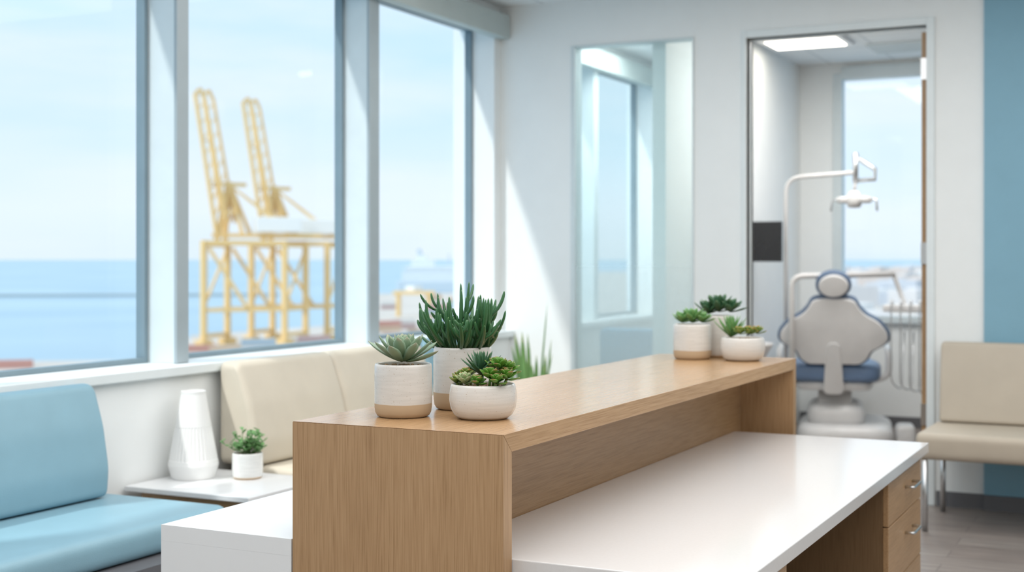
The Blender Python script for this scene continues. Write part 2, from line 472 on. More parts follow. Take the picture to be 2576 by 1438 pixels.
box('baseboard_back', [(DX1+.06, -1.067, YB-.014, YB, 0, .095), (-1.067, 2.6, YB-.04, YB-.026, 0, .095)], M['base'], **ST)
fw = .03
gl = box('window_8', [(GX0, GX0+fw, YB-.01, YB+.12, .1, GT), (GX1-.012, GX1, YB-.01, YB+.12, .1, GT), (GX0+fw, GX1-.012, YB-.01, YB+.12, GT-.012, GT)], M['mullion'], **ST)
box('glass_pane', (GX0+fw, GX1-.012, YB+.02, YB+.03, .1, GT-.012), M['tglass'], parent=gl, kind='structure')
box('trim_6', [(DX0-.03, DX0+.0, YB-.018, YB+.155, 0, DT+.05), (DX1, DX1+.05, YB-.018, YB+.155, 0, DT+.05), (DX0, DX1, YB-.018, YB+.155, DT, DT+.05)], M['frame'], bevel=.003, **ST)
box('trim_7', [(DX0, DX0+.008, YB+.05, YB+.09, 0, DT-.01), (DX0, DX1, YB+.05, YB+.09, DT-.01, DT)], M['mullion'], **ST)
dr = box('door_1', (DX1-.047, DX1-.012, YB+.09, YB+1.1, 0.01, DT-.03), M['oakdr'], bevel=.002, **ST)
for z in (.5, 1.55, 2.75):
    bm = bmesh.new(); bx(bm, DX1-.05, DX1-.0, YB+.078, YB+.089, z, z+.14); mk('hinge', bm, M['steel'], parent=dr)
box('wall_right', (2.6, 2.7, -2.2, 13.0, 0, CZ), M['wall'], **ST)
box('wall_front', (-4.9, 2.7, -2.3, -2.2, 0, CZ), M['wall'], **ST)
box('wall_partition', (-3.35, -3.25, 9.05, 12.9, 0, CZ), M['wall'], **ST)
box('wall_far', (-4.9, -3.35, 12.5, 12.65, 0, CZ), M['wall'], **ST)
DWX0, DWX1 = -2.87, -0.9
box('wall_dental', [(-3.25, DWX0, 12.9, 13.1, 0, CZ), (DWX1, 2.6, 12.9, 13.1, 0, CZ), (DWX0, DWX1, 12.9, 13.1, 0, 1.0), (DWX0, DWX1, 12.9, 13.1, 3.33, CZ)], M['wall'], **ST)
wd = box('window_9', [(DWX0-.05, DWX0+.03, 12.86, 13.0, .98, 3.36), (DWX1-.03, DWX1, 12.86, 13.0, .98, 3.33), (DWX0+.03, DWX1-.03, 12.86, 13.0, 3.3, 3.42), (DWX0+.03, DWX1-.03, 12.84, 13.0, .98, 1.04)], M['mullion'], **ST)
box('glass_pane', (DWX0+.03, DWX1-.03, 12.95, 12.956, 1.04, 3.3), M['glass'], parent=wd, kind='structure')
box('baseboard_dental', (-3.25, 2.6, 12.885, 12.9, 0, .1), M['base'], **ST)
lp = thing('ceiling_light', (-2.82, 11.4, CZ-.03), 'flat rectangular LED panel glowing warm on the ceiling', 'light')
box('housing', [(-3.17, -2.47, 11.10, 11.68, CZ-.03, CZ-.001)], M['white'], bevel=.003, parent=lp)
box('diffuser', (-3.12, -2.52, 11.17, 11.60, CZ-.036, CZ-.031), M['panel'], parent=lp)
vt = thing('air_vent', (-2.1, 12.1, CZ-.02), 'square slatted metal air vent in the ceiling', 'vent')
box('grille', [(-2.4, -1.8, 11.8+.07*i, 11.84+.07*i, CZ-.02, CZ-.001) for i in range(8)], M['mullion'], parent=vt)

# ------------------------------------------------------------ reception counter
CX0, CX1, CY0, CY1 = -2.34, -1.64, 3.262, 6.43
rc = thing('reception_counter', (-2.0, 4.85, 0), 'raised oak veneer reception counter with box ends', 'counter')
g = .0006; T = .053
bm = bmesh.new(); prism_x(bm, CX0, CX1, [(CY0+2*g, 1.10), (CY1-2*g, 1.10), (CY1-T, 1.10-T+g), (CY0+T, 1.10-T+g)], .0006); mk('countertop', bm, M['oaky'], parent=rc)
bm = bmesh.new(); prism_x(bm, CX0, CX1, [(CY0, 0), (CY0, 1.10-2*g), (CY0+T, 1.10-T-g), (CY0+T, 0)], .0006); mk('end_panel', bm, M['oakz'], parent=rc)
bm = bmesh.new(); prism_x(bm, CX0, CX1, [(CY1, 0), (CY1, 1.10-2*g), (CY1-T, 1.10-T-g), (CY1-T, 0)], .0006); mk('end_panel', bm, M['oakz'], parent=rc)
box('back_panel', (-1.945, -1.90, CY0+T+.001, CY1-T-.001, 0, 1.046), M['oakyp'], parent=rc)
box('visitor_panel', (CX0+.002, CX0+.04, CY0+T+.001, CY1-T-.001, 0, 1.046), M['oakyp'], parent=rc)
box('worktop', (-1.898, -0.99, 3.318, 6.26, .705, .75), M['quartz'], bevel=.003, label='white quartz desk worktop beside the oak counter', cat='worktop')
box('side_counter', [(-2.84, -2.345, 3.262, 5.3, .70, .75), (-2.84, -2.345, 3.262, 3.31, 0, .6998), (-2.84, -2.79, 3.31, 5.3, 0, .6998)], M['white'], label='low white waterfall counter against the oak reception counter', cat='counter')

def pedestal(y0, y1):
    p = thing('drawer_unit', (-1.4, (y0+y1)/2, 0), 'oak drawer unit with brushed steel handles under the worktop', 'drawer unit', group='drawer units under the worktop')
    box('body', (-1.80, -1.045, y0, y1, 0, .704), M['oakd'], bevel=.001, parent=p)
    for z0, z1 in ((.505, .695), (.255, .50), (.04, .25)):
        d = box('drawer', (-1.044, -1.022, y0+.003, y1-.003, z0, z1), M['oakdr'], bevel=.002, parent=p)
        bm = bmesh.new(); yc = (y0+y1)/2+.08; zc = z1-.085
        tube(bm, arc_pts([(-1.022, yc-.085, zc), (-.985, yc-.085, zc), (-.985, yc+.085, zc), (-1.022, yc+.085, zc)], .012, 4), .006, 8)
        mk('handle', bm, M['steel'], parent=d, smooth=True, label='brushed steel bar handle')
pedestal(5.47, 6.24); pedestal(3.33, 3.90)

# ------------------------------------------------------------ seating
def sofa(y0, y1, splits, mat, label, cat='sofa', thick=.12, tt=.07, top=1.03, bsplits=None, X0=-4.37, front=-3.62, by1=None, seat0=None, er=.05):
    s = thing('sofa', (-4.0, (y0+y1)/2, 0), label, cat)
    ys = [seat0 if seat0 else y0]+splits+[y1]
    for a, b in zip(ys[:-1], ys[1:]):
        prof = round_poly([(X0+.02, .53), (front, .53), (front, .40), (X0+.02, .40)], .05, 6)
        bm = bmesh.new(); loft(bm, prof, a+.0015, b-.0015, .02 if splits else .04, n=6); mk('seat', bm, mat, parent=s, smooth=True)
    ys = [y0]+(bsplits or [])+[by1 if by1 else y1]
    for a, b in zip(ys[:-1], ys[1:]):
        prof = round_poly([(X0, .535), (X0+thick, .535), (X0+thick+.01, .66), (X0+(thick+tt)/2+.02, .85), (X0+tt, top), (X0, top)], .035, 6)
        bm = bmesh.new(); loft(bm, prof, a+.0015, b-.0015, er); mk('backrest', bm, mat, parent=s, smooth=True)
    box('frame', (X0+.05, front+.10, ys[0]+.05, y1-.05, .36, .398), M['base'], parent=s)
    for yy in (y0+.16, y1-.55, y1-.12):
        for xx in (X0+.07, front+.10):
            bm = bmesh.new(); tube(bm, [(xx, yy, .36), (xx, yy, 0)], [.022, .016], 12)
            mk('leg', bm, M['woodleg'], parent=s, smooth=True)
sofa(2.5, 4.60, [], M['bluefab'], 'light blue vinyl bench sofa below the windows', thick=.17, tt=.08, by1=4.49, er=.025)
sofa(5.44, 7.3, [], M['cream'], 'cream vinyl bench sofa below the windows', thick=.24, tt=.12, top=1.06, bsplits=[6.3], seat0=5.5, er=.045)
sofa(7.42, 7.95, [], M['bluefab'], 'light blue vinyl seat in the corner by the windows', top=1.07)
ac = thing('armchair', (-3.7, 9.9, 0), 'blue vinyl armchair standing behind the glass partition', 'chair')
bm = bmesh.new(); loft(bm, round_poly([(9.60, .30), (9.72, .30), (9.70, 1.05), (9.56, 1.05)], .04, 5), -3.99, -3.42, .05, axis='x'); mk('backrest', bm, M['bluedk'], parent=ac, smooth=True)
bm = bmesh.new(); loft(bm, round_poly([(9.73, .32), (10.25, .32), (10.25, .46), (9.73, .46)], .04, 5), -3.98, -3.43, .03, axis='x'); mk('seat', bm, M['bluedk'], parent=ac, smooth=True)
for xx, yy in ((-3.93, 9.64), (-3.48, 9.64), (-3.93, 10.18), (-3.48, 10.18)):
    bm = bmesh.new(); tube(bm, [(xx, yy, .33), (xx, yy, 0)], [.02, .015], 10); mk('leg', bm, M['woodleg'], parent=ac, smooth=True)

tb = thing('side_table', (-4.05, 5.08, 0), 'low white-topped side table with wooden base', 'table')
box('tabletop', (-4.40, -3.68, 4.80, 5.40, .495, .52), M['white'], bevel=.004, parent=tb)
box('apron', [(-4.33, -3.76, 4.84, 4.87, .40, .494), (-4.33, -3.76, 5.29, 5.32, .40, .494), (-4.33, -4.30, 4.871, 5.289, .40, .494), (-3.79, -3.76, 4.871, 5.289, .40, .494)], M['oaky'], parent=tb)
for xx in (-4.33, -3.80):
    for yy in (4.84, 5.28):
        box('leg', (xx, xx+.04, yy, yy+.04, 0, .40), M['oakz'], bevel=.003, parent=tb)

bm = bmesh.new()
seg = 144
prof = [(0, 0), (.100, 0), (.104, .004), (.120, .060), (.121, .068), (.117, .088), (.1155, .092), (.087, .248), (.086, .252), (.0595, .405), (.059, .422), (.053, .424), (.05, .41), (.07, .2), (0, .18)]
rings = []
vx, vy, vz = -4.265, 5.13, .52
for r, z in prof:
    ring = []
    for i in range(seg):
        a = 2*math.pi*i/seg
        rr = r*(1+(0.0 if (i % 4 < 2) else -0.04)*(1 if .091 <= z < .25 else 0)) if r > 0 else 1e-5
        ring.append(bm.verts.new((vx+rr*math.cos(a), vy+rr*math.sin(a), vz+z)))
    rings.append(ring)
for a, b in zip(rings[:-1], rings[1:]):
    for i in range(seg):
        j = (i+1) % seg; bm.faces.new((a[i], a[j], b[j], b[i]))
bmesh.ops.remove_doubles(bm, verts=bm.verts, dist=1e-4)
mk('vase', bm, M['ceramic'], label='matte white ribbed ceramic vase on the side table', cat='vase')

t, zz = potted('potted_plant', -4.02, 5.235, .52, .074, .125, pot_mat('smallpot', 0.08, (0.80, 0.80, 0.78), (0.6, 0.45, 0.3)), 'small bushy green plant in a white pot on the side table')
bm = bmesh.new(); ly = bm.verts.layers.float.new('tip')
for i in range(34):
    a = random.random()*6.28; le = random.uniform(.05, .16); el = random.uniform(.5, 1.4)
    o = Vector((-4.02+random.uniform(-.03, .03), 5.235+random.uniform(-.03, .03), zz))
    tip = o+Vector((math.cos(a)*math.cos(el), math.sin(a)*math.cos(el), math.sin(el)))*le
    tube(bm, [o, (o+tip)/2+Vector((0, 0, .005)), tip], .0015, 5, ly)
    for k in range(5):
        f = .4+.6*k/4
        leaf(bm, ly, o.lerp(tip, f), a+k*2.4, random.uniform(.0, .8), random.uniform(.025, .042), .022, .004, .1, W_JAD, n=5)
mk('foliage', bm, L_soft, parent=t, smooth=True)

ch = thing('waiting_chair', (-.9, 8.4, 0), 'beige vinyl upholstered chair with thin metal legs by the blue wall', 'chair')
bm = bmesh.new(); loft(bm, round_poly([(8.0, .415), (8.78, .415), (8.78, .56), (7.98, .575)], .05, 6), -1.34, -.45, .03, axis='x')
mk('seat', bm, M['beige'], parent=ch, smooth=True)
bm = bmesh.new(); loft(bm, round_poly([(8.66, .565), (8.80, .565), (8.85, 1.06), (8.76, 1.06)], .03, 5), -1.31, -.48, .02, axis='x')
mk('backrest', bm, M['beige'], parent=ch, smooth=True)
for xx, yy in ((-1.29, 8.02), (-1.29, 8.70), (-.5, 8.02), (-.5, 8.70)):
    bm = bmesh.new(); tube(bm, [(xx, yy, .415), (xx, yy, 0)], .017, 12); mk('leg', bm, M['steel'], parent=ch, smooth=True)

# ------------------------------------------------------------ succulents
def finish(bm, t, mat, name='succulent'):
    mk(name, bm, mat, parent=t, smooth=True)
def newb():
    b = bmesh.new(); return b, b.verts.layers.float.new('tip')
def finger(bm, ly, o, aa, el, Ln, R, curl, wob=0.0):
    n = 9; ts = [0, .12, .25, .4, .55, .7, .82, .91, .97, 1.0]
    rs = [.55, .7, .85, .97, 1, .97, .88, .70, .45, .08]
    p = Vector(o); pts = [p.copy()]
    for k in range(n):
        e = min(el+curl*ts[k], 1.5); az = aa+wob*ts[k]
        p = p+Vector((math.cos(az)*math.cos(e), math.sin(az)*math.cos(e), math.sin(e)))*(Ln*(ts[k+1]-ts[k])); pts.append(p.copy())
    tube(bm, pts, [R*q for q in rs], 10, ly)
    return pts

t, zz = potted('potted_succulent', -2.113, 3.52, 1.10, .0885, .162, M['potA'], 'grey-green echeveria in a white glazed pot with tan base')
bm, ly = newb(); rosette(bm, ly, (-2.113, 3.52, zz+.018), 34, .118, .042, .009, .12, 1.40, W_ECH, curl=.42, inner=.48, r0=.014); finish(bm, t, L_ech)
t, zz = potted('potted_succulent', -2.05, 3.785, 1.10, .094, .20, M['potB'], 'tall finger-leaved succulent in a tall white pot with tan base')
bm, ly = newb()
N = 48
for i in range(N):
    a = i*2.39996; f = math.sqrt((i+.5)/N); r0 = .065*f
    o = (-2.05+r0*math.cos(a), 3.785+r0*math.sin(a), zz-.005)
    el = math.radians(87-58*f+random.uniform(-12, 12)); Ln = random.uniform(.11, .23)*(1-.05*f)
    s = random.uniform(.0054, .0069)
    aa = a+random.uniform(-.6, .6)
    pts = finger(bm, ly, o, aa, el, Ln, s, random.uniform(.1, 1.1), random.uniform(-.9, .9))
    for q in range(random.choice((1, 2, 2))):
        finger(bm, ly, pts[random.choice((2, 3, 4, 5))], aa+random.choice((-1, 1))*random.uniform(.6, 1.7), random.uniform(.3, .9), random.uniform(.045, .10), s*.85, random.uniform(.6, 1.2))
finish(bm, t, L_fin)
t, zz = potted('succulent_bowl', -1.87, 3.583, 1.10, .103, .105, M['bowl'], 'mixed small succulents planted in a speckled white bowl', kind='bowl')
cx, cy = -1.87, 3.583
bm, ly = newb(); rosette(bm, ly, (cx-.02, cy+.03, zz+.035), 28, .090, .022, .008, .30, 1.45, W_AGA, curl=.25, inner=.65)
tube(bm, [(cx-.02, cy+.03, zz-.005), (cx-.02, cy+.03, zz+.04)], .006, 6, ly); finish(bm, t, L_dark)
bm, ly = newb()
rosette(bm, ly, (cx-.03, cy-.058, zz+.014), 28, .046, .021, .006, .25, 1.4, W_ECH, curl=.3, inner=.4); finish(bm, t, L_pale)
bm, ly = newb()
for dx, dy, dz, L in ((.045, -.04, .030, .050), (.075, .02, .045, .050), (.03, .02, .056, .046), (.087, -.015, .028, .046), (.012, -.06, .014, .036), (.06, .05, .040, .046), (.06, -.005, .058, .046), (.07, -.05, .018, .040)):
    c = (cx+dx, cy+dy, zz+dz)
    tube(bm, [(cx+dx*.8, cy+dy*.8, zz-.005), c], .004, 6, ly)
    rosette(bm, ly, c, 15, L, .028, .005, -.05, 1.3, W_JAD, curl=.45, inner=.45)
finish(bm, t, L_crs)
bm, ly = newb()
for dx, dy, dz, L in ((-.08, .0, .018, .036), (-.065, .035, .028, .036), (-.055, -.01, .03, .034), (-.075, -.03, .012, .03)):
    c = (cx+dx, cy+dy, zz+dz)
    tube(bm, [(cx+dx*.85, cy+dy*.85, zz-.005), c], .004, 6, ly)
    rosette(bm, ly, c, 15, L, .020, .005, .05, 1.3, W_JAD, curl=.4, inner=.45)
finish(bm, t, L_org)

t, zz = potted('potted_succulent', -2.08, 6.17, 1.10, .092, .168, M['potA'], 'small green rosette succulents in a white pot with tan base')
bm, ly = newb()
for dx, dy, L in ((0, 0, .10), (-.045, -.02, .07), (.045, .02, .07)):
    rosette(bm, ly, (-2.08+dx, 6.17+dy, zz+.02), 22, L, .034, .008, .25, 1.35, W_ECH, curl=.3, inner=.45)
finish(bm, t, L_soft)
t, zz = potted('potted_succulent', -2.0, 6.335, 1.10, .068, .205, M['bowl'], 'dark green agave-like succulent in a tall off-white pot')
bm, ly = newb()
for dx, dy, dz, L in ((0, 0, .03, .12), (-.055, .0, .02, .09), (.06, 0, .03, .09)):
    rosette(bm, ly, (-2.0+dx, 6.335+dy, zz+dz), 24, L, .036, .008, .2, 1.4, W_ECH, curl=.3, inner=.5)
finish(bm, t, L_dark)
t, zz = potted('succulent_bowl', -1.83, 6.17, 1.10, .106, .11, M['bowl'], 'aloe and orange-tipped succulents in a low white bowl', kind='bowl')
bm, ly = newb(); rosette(bm, ly, (-1.885, 6.16, zz+.015), 30, .115, .022, .009, .45, 1.45, W_AGA, curl=.2, inner=.75); finish(bm, t, L_soft)
bm, ly = newb()
for dx, dy in ((.04, -.03), (.065, .02), (.02, .03), (.005, -.06)):
    rosette(bm, ly, (-1.83+dx, 6.17+dy, zz+.03), 18, .05, .025, .006, .15, 1.35, W_JAD, curl=.35, inner=.4)
finish(bm, t, L_org)

sx, sy = -3.96, 8.32
t = thing('snake_plant', (sx, sy, 0), 'tall yellow-edged snake plant in a white floor pot', 'potted plant')
bm = bmesh.new(); lathe(bm, [(0, 0), (.12, 0), (.15, .02), (.17, .40), (.165, .42), (.15, .42), (.145, .3), (0, .3)], (sx, sy, 0), 40)
mk('pot', bm, M['ceramic'], parent=t, smooth=True)
bm = bmesh.new(); lathe(bm, [(0, -.03), (.143, -.03), (.143, 0), (0, .01)], (sx, sy, .39), 24); mk('soil', bm, M['soil'], parent=t)
bm, ly = newb()
for i in range(15):
    a = i*2.4; r0 = .03+.09*(i % 4)/4
    leaf(bm, ly, (sx+r0*math.cos(a), sy+r0*math.sin(a), .38), a, math.radians(random.uniform(77, 88)), random.uniform(.45, .78) if i else .92, .042, .008, random.uniform(-.08, .08), W_SNK, n=12, twist=random.uniform(-1, 1))
finish(bm, t, L_snk, 'foliage')

# ------------------------------------------------------------ dental room
dc = thing('dental_chair', (-2.545, 11.22, 0), 'grey dental chair with navy piping and blue seat', 'dental chair', rot=math.radians(12.6))
def dk(name, bm, mat, smooth=True, parent=dc, **k): return mk(name, bm, mat, parent=parent, local=True, smooth=smooth, **k)
bm = bmesh.new()
loft(bm, round_poly([(-.30, -.15), (.48, -.15), (.50, .9), (-.30, .9)], .25, 8), .0, .20, .08, axis='z')
loft(bm, round_poly([(-.22, .0), (.26, .0), (.26, .75), (-.22, .75)], .18, 8), .16, .36, .08, axis='z'); dk('base', bm, M['dwhite'])
bm = bmesh.new(); bx(bm, .505, .66, .05, .3, 0, .2, bevel=.04, seg=4); dk('foot_control', bm, M['dwhite'])
bm = bmesh.new(); loft(bm, round_poly([(.12, .3), (.42, .3), (.62, .5), (.25, .52)], .05), -.13, .15, .03, axis='x'); dk('lift_column', bm, M['dgrey'])
bm = bmesh.new(); loft(bm, round_poly([(-.30, .0), (.30, .0), (.34, .4), (.27, 1.3), (-.27, 1.3), (-.34, .4)], .1), .48, .555, .03, axis='z'); dk('seat_shell', bm, M['dwhite'])
bm = bmesh.new(); loft(bm, round_poly([(-.37, -.05), (.37, -.05), (.40, .4), (.27, 1.35), (-.27, 1.35), (-.40, .4)], .12), .556, .70, .05, axis='z'); dk('seat', bm, M['dblue'])
sh = [(.11, 1.290), (.18, 1.272), (.215, 1.20), (.27, 1.14), (.38, 1.08), (.455, .98), (.458, .91), (.40, .86), (.31, .81), (.285, .74), (.22, .69)]
outline = [(x, z) for x, z in sh]+[(-x, z) for x, z in reversed(sh)]
tilt = Matrix.Translation((0, -.08, .7)) @ Matrix.Rotation(math.radians(14), 4, 'X') @ Matrix.Translation((0, 0, -.7))
bm = bmesh.new(); loft(bm, round_poly(outline, .05, 5), .02, .10, .02, mtx=tilt); dk('backrest', bm, M['navy'])
cz = .985
inner = [(x*.95, cz+(z-cz)*.94) for x, z in outline]
bm = bmesh.new(); loft(bm, round_poly(inner, .05, 5), -.01, .04, .012, mtx=tilt); dk('backrest_shell', bm, M['dwhite'])
bm = bmesh.new(); loft(bm, round_poly([(-.085, .45), (.085, .45), (.07, .70), (.05, .90), (-.05, .90), (-.07, .70)], .05, 5), -.025, -.005, .02, mtx=tilt); dk('spine', bm, M['dwhite'])
hp = [(.145*math.cos(a/24*2*math.pi), 1.385+.118*math.sin(a/24*2*math.pi)) for a in range(24)]
bm = bmesh.new(); loft(bm, hp, .0, .09, .02, mtx=tilt); hr = dk('headrest', bm, M['navy'])
hp = [(.120*math.cos(a/24*2*math.pi), 1.385+.094*math.sin(a/24*2*math.pi)) for a in range(24)]
bm = bmesh.new(); loft(bm, hp, -.03, .01, .015, mtx=tilt); dk('headrest_shell', bm, M['dwhite'])
for s in (-1, 1):
    bm = bmesh.new(); tube(bm, arc_pts([(s*.3, .1, .56), (s*.45, .12, .60), (s*.45, .15, .80), (s*.45, .55, .82)], .08), .028, 10)
    dk('armrest', bm, M['dwhite'])

def W(px, d, z):
    r = (px-1288)/3359*d
    return Vector((C1*r-S1*d, S1*r+C1*d, z))
px0 = Vector((-2.945, 11.2, 0))
ol = thing('operating_light', px0, 'white dental operating light on a tall curved arm', 'dental light')
bm = bmesh.new(); lathe(bm, [(0, 0), (.16, 0), (.16, .03), (.04, .05), (0, .05)], px0, 32); mk('base', bm, M['dwhite'], parent=ol, smooth=True)
bm = bmesh.new()
tube(bm, arc_pts([px0+Vector((0, 0, .04)), px0+Vector((0, 0, 2.27)), px0+Vector((.60, -.02, 2.30))], .14, 8), .018, 12); mk('pole', bm, M['dgrey'], parent=ol, smooth=True)
bm = bmesh.new(); e0 = px0+Vector((.59, -.02, 2.22))
tube(bm, [e0, e0+Vector((0, 0, .24))], .023, 12)
tube(bm, [e0+Vector((0, 0, .21)), e0+Vector((.16, 0, .10)), e0+Vector((.16, 0, .02)), e0+Vector((0, 0, .01))], .017, 10); mk('arm', bm, M['steel'], parent=ol, smooth=True)
bm = bmesh.new(); h0 = e0+Vector((-.01, 0, -.14))
tube(bm, [e0, h0+Vector((0, 0, .06))], .014, 10)
lathe(bm, [(0, .07), (.035, .065), (.06, .03), (.065, -.03), (.05, -.07), (0, -.075)], h0, 28)
for s in (-1, 1):
    loft(bm, [(h0.x+s*.085+.062*math.cos(q*.5236), h0.y+.07*math.sin(q*.5236)) for q in range(12)], h0.z-.035, h0.z+.02, .02, axis='z')
lh = mk('lamp_head', bm, M['dgrey'], parent=ol, smooth=True)
for s in (-1, 1):
    bm = bmesh.new(); tube(bm, arc_pts([h0+Vector((s*.12, 0, -.01)), h0+Vector((s*.18, 0, 0)), h0+Vector((s*.19, -.02, -.10))], .03), .009, 8); mk('handle', bm, M['steel'], parent=lh, smooth=True)
mo = thing('monitor', (-3.08, 11.1, 1.56), 'black flat monitor on a wall bracket beside the pole', 'monitor')
box('screen', (-3.225, -2.945, 11.07, 11.10, 1.56, 1.90), M['black'], bevel=.006, parent=mo)
box('bracket', [(-3.25, -3.03, 11.115, 11.15, 1.70, 1.76), (-3.1, -3.0, 11.10, 11.114, 1.66, 1.80)], M['dgrey'], parent=mo)
dp = Vector((-2.83, 10.95, 0))
du = thing('delivery_unit', dp, 'white dental delivery unit arm with instrument tray and hoses', 'dental equipment')
bm = bmesh.new(); tube(bm, arc_pts([dp, dp+Vector((0, 0, 1.44)), dp+Vector((.78, .3, 1.46))], .1, 6), .024, 12)
lathe(bm, [(0, 0), (.14, 0), (.14, .03), (.04, .05), (0, .05)], dp, 24); mk('arm', bm, M['dgrey'], parent=du, smooth=True)
tp = dp+Vector((.90, .35, 1.18))
bm = bmesh.new(); tube(bm, [dp+Vector((.77, .3, 1.46)), tp+Vector((-.05, 0, .03))], .02, 10)
bx(bm, tp.x-.20, tp.x+.22, tp.y-.15, tp.y+.15, tp.z-.03, tp.z+.03, bevel=.012); mk('tray', bm, M['dwhite'], parent=du)
for i in range(5):
    bm = bmesh.new(); xx = tp.x-.12+.075*i; yy = tp.y-.17
    tube(bm, arc_pts([(xx, yy+.1, tp.z), (xx, yy-.04, tp.z+.10), (xx, yy-.05, tp.z-.6-.03*i), (xx+.06, yy+.12, tp.z-.68), (xx+.07, yy+.16, tp.z-.2)], .08, 5), .006, 6)
    mk('hose', bm, M['steel'], parent=du, smooth=True)
bm = bmesh.new()
lathe(bm, [(0, 0), (.12, 0), (.12, .03), (.06, .06), (.055, .72), (.10, .80), (.15, .88), (.155, .90), (.14, .90), (.10, .84), (0, .82)], (-3.05, 10.6, 0), 36)
mk('spittoon', bm, M['dwhite'], smooth=True, label='white rinse basin on a pedestal beside the dental chair', cat='basin')

# ------------------------------------------------------------ exterior
GZ = -32.0
def plane_poly(name, pts, z, th, mat, **k):
    bm = bmesh.new(); top = [bm.verts.new((p.x, p.y, z)) for p in pts]; bot = [bm.verts.new((p.x, p.y, z-th)) for p in pts]
    bm.faces.new(top); bm.faces.new(bot); n = len(pts)
    for i in range(n): bm.faces.new((top[i], top[(i+1) % n], bot[(i+1) % n], bot[i]))
    return mk(name, bm, mat, **k)
m_sea, nt, b = base_mat('sea_water_hazed')
tc = nn(nt, 'ShaderNodeTexCoord'); no = nn(nt, 'ShaderNodeTexNoise'); no.inputs['Scale'].default_value = .004
nt.links.new(tc.outputs['Object'], no.inputs['Vector'])
r = ramp(nt, [(.35, (.35, .49, .59)), (.65, (.42, .555, .64))]); nt.links.new(no.outputs['Fac'], r.inputs['Fac']); nt.links.new(r.outputs['Color'], b.inputs['Base Color'])  # haze over the water put into these paler blues
b.inputs['Roughness'].default_value = .5
b.inputs['Specular IOR Level'].default_value = 0.3
Rr = 60000
plane_poly('sea', [Vector((-Rr, -3000, 0)), Vector((Rr, -3000, 0)), Vector((Rr, Rr*1.2, 0)), Vector((-Rr, Rr*1.2, 0))], -35, .5, m_sea, label='calm blue sea stretching to a hazy horizon', cat='sea')
m_land = plain('quay_concrete', (.60, .55, .50), .9, var=.12, scale=.03)
lp_ = [(-700, 430), (340, 445), (455, 470), (480, 590), (860, 690), (930, 1300), (1250, 1350), (1420, 3500), (2900, 4500), (2900, 60), (1300, 40), (-700, 40)]
plane_poly('quay', [W(a, d, 0) for a, d in lp_], GZ, 2.9, m_land, label='pale concrete harbour quay', cat='quay')
bm = bmesh.new(); a = W(-700, 1260, 0); c = W(700, 1330, 0)
dr_ = (c-a).normalized(); pr = Vector((-dr_.y, dr_.x, 0))*5
vs = []
for z, s in ((-35, 1), (-32.2, .6)):
    vs += [bm.verts.new((p.x, p.y, z)) for p in (a-pr*s, c-pr*s, c+pr*s, a+pr*s)]
for f in ((0, 1, 5, 4), (1, 2, 6, 5), (2, 3, 7, 6), (3, 0, 4, 7), (4, 5, 6, 7)): bm.faces.new([vs[i] for i in f])
mk('breakwater', bm, plain('breakwater_stone', (.26, .33, .37), .9), label='long dark stone breakwater across the water', cat='breakwater')

RT = Vector((C1, S1, 0)); FW = Vector((-S1, C1, 0))
def crane(px, d):
    o = W(px, d, GZ)
    e = thing('harbor_crane', o, 'tall yellow ship-to-shore container crane with raised boom', 'crane', group='container cranes')
    A = (RT*.96+FW*.28); B = (FW*.94+RT*.34)
    def P(a, b_, z): return o+A*a+B*b_+Vector((0, 0, z))
    bm = bmesh.new()
    for b_ in (0, 17):
        for a in (0, 31):
            beam(bm, P(a, b_, 0), P(a, b_, 41), 1.35)
            bx(bm, *[v for v in (P(a, b_, 0).x-2, P(a, b_, 0).x+2, P(a, b_, 0).y-3, P(a, b_, 0).y+3, GZ, GZ+2.5)])
        beam(bm, P(0, b_, 14), P(31, b_, 14), 1.0); beam(bm, P(0, b_, 40), P(31, b_, 40), 1.3)
        beam(bm, P(2, b_, 38), P(17, b_, 14), 1.0)
    for a in (0, 31):
        beam(bm, P(a, 0, 14), P(a, 17, 14), .9); beam(bm, P(a, 0, 39), P(a, 17, 39), .9); beam(bm, P(a, 0, 4), P(a, 17, 4), 1.0)
        beam(bm, P(a, 0, 15), P(a, 17, 38), .6)
    mk('portal_frame', bm, M['cy'], parent=e)
    bm = bmesh.new()
    for b_ in (5.5, 11.5):
        beam(bm, P(0, b_, 43), P(40, b_, 43), 1.1)
        beam(bm, P(2, b_, 41), P(5, 8.5, 64), 1.1); beam(bm, P(12, b_, 43), P(5, 8.5, 64), .8); beam(bm, P(5, 8.5, 63), P(31, b_, 43), .45)
        beam(bm, P(3.5, b_, 52), P(9, b_, 52), .7)
    beam(bm, P(1, 5.5, 63), P(10, 11.5, 63), 1.1)
    mk('girder', bm, M['cy'], parent=e)
    bm = bmesh.new()
    for b_ in (5, 11):
        beam(bm, P(2, b_, 44), P(-6, b_, 98), .85); beam(bm, P(6, b_, 48), P(-2.2, b_, 96), .65)
        for k in range(9):
            f = k/9; beam(bm, P(2-8*f, b_, 44+54*f), P(6-8.2*(f+.1), b_, 48+48*(f+.08)), .35)
        beam(bm, P(-6, b_, 98), P(-4, b_, 100), .8); beam(bm, P(-4, b_, 100), P(-2.2, b_, 96), .7)
    for k in range(0, 10, 3):
        f = k/9; beam(bm, P(2-8*f, 5, 44+54*f), P(2-8*f, 11, 44+54*f), .35)
    mk('boom', bm, M['cy'], parent=e)
    bm = bmesh.new(); c = P(24, 8.5, 47.2); mt = Matrix.Translation(c) @ Matrix.Rotation(math.atan2(A.y, A.x), 4, 'Z')
    bx(bm, -9, 9, -5, 5, -3, 3, bevel=.3, mtx=mt); mk('machinery_house', bm, M['cyp'], parent=e)
crane(512, 515); crane(632, 545)
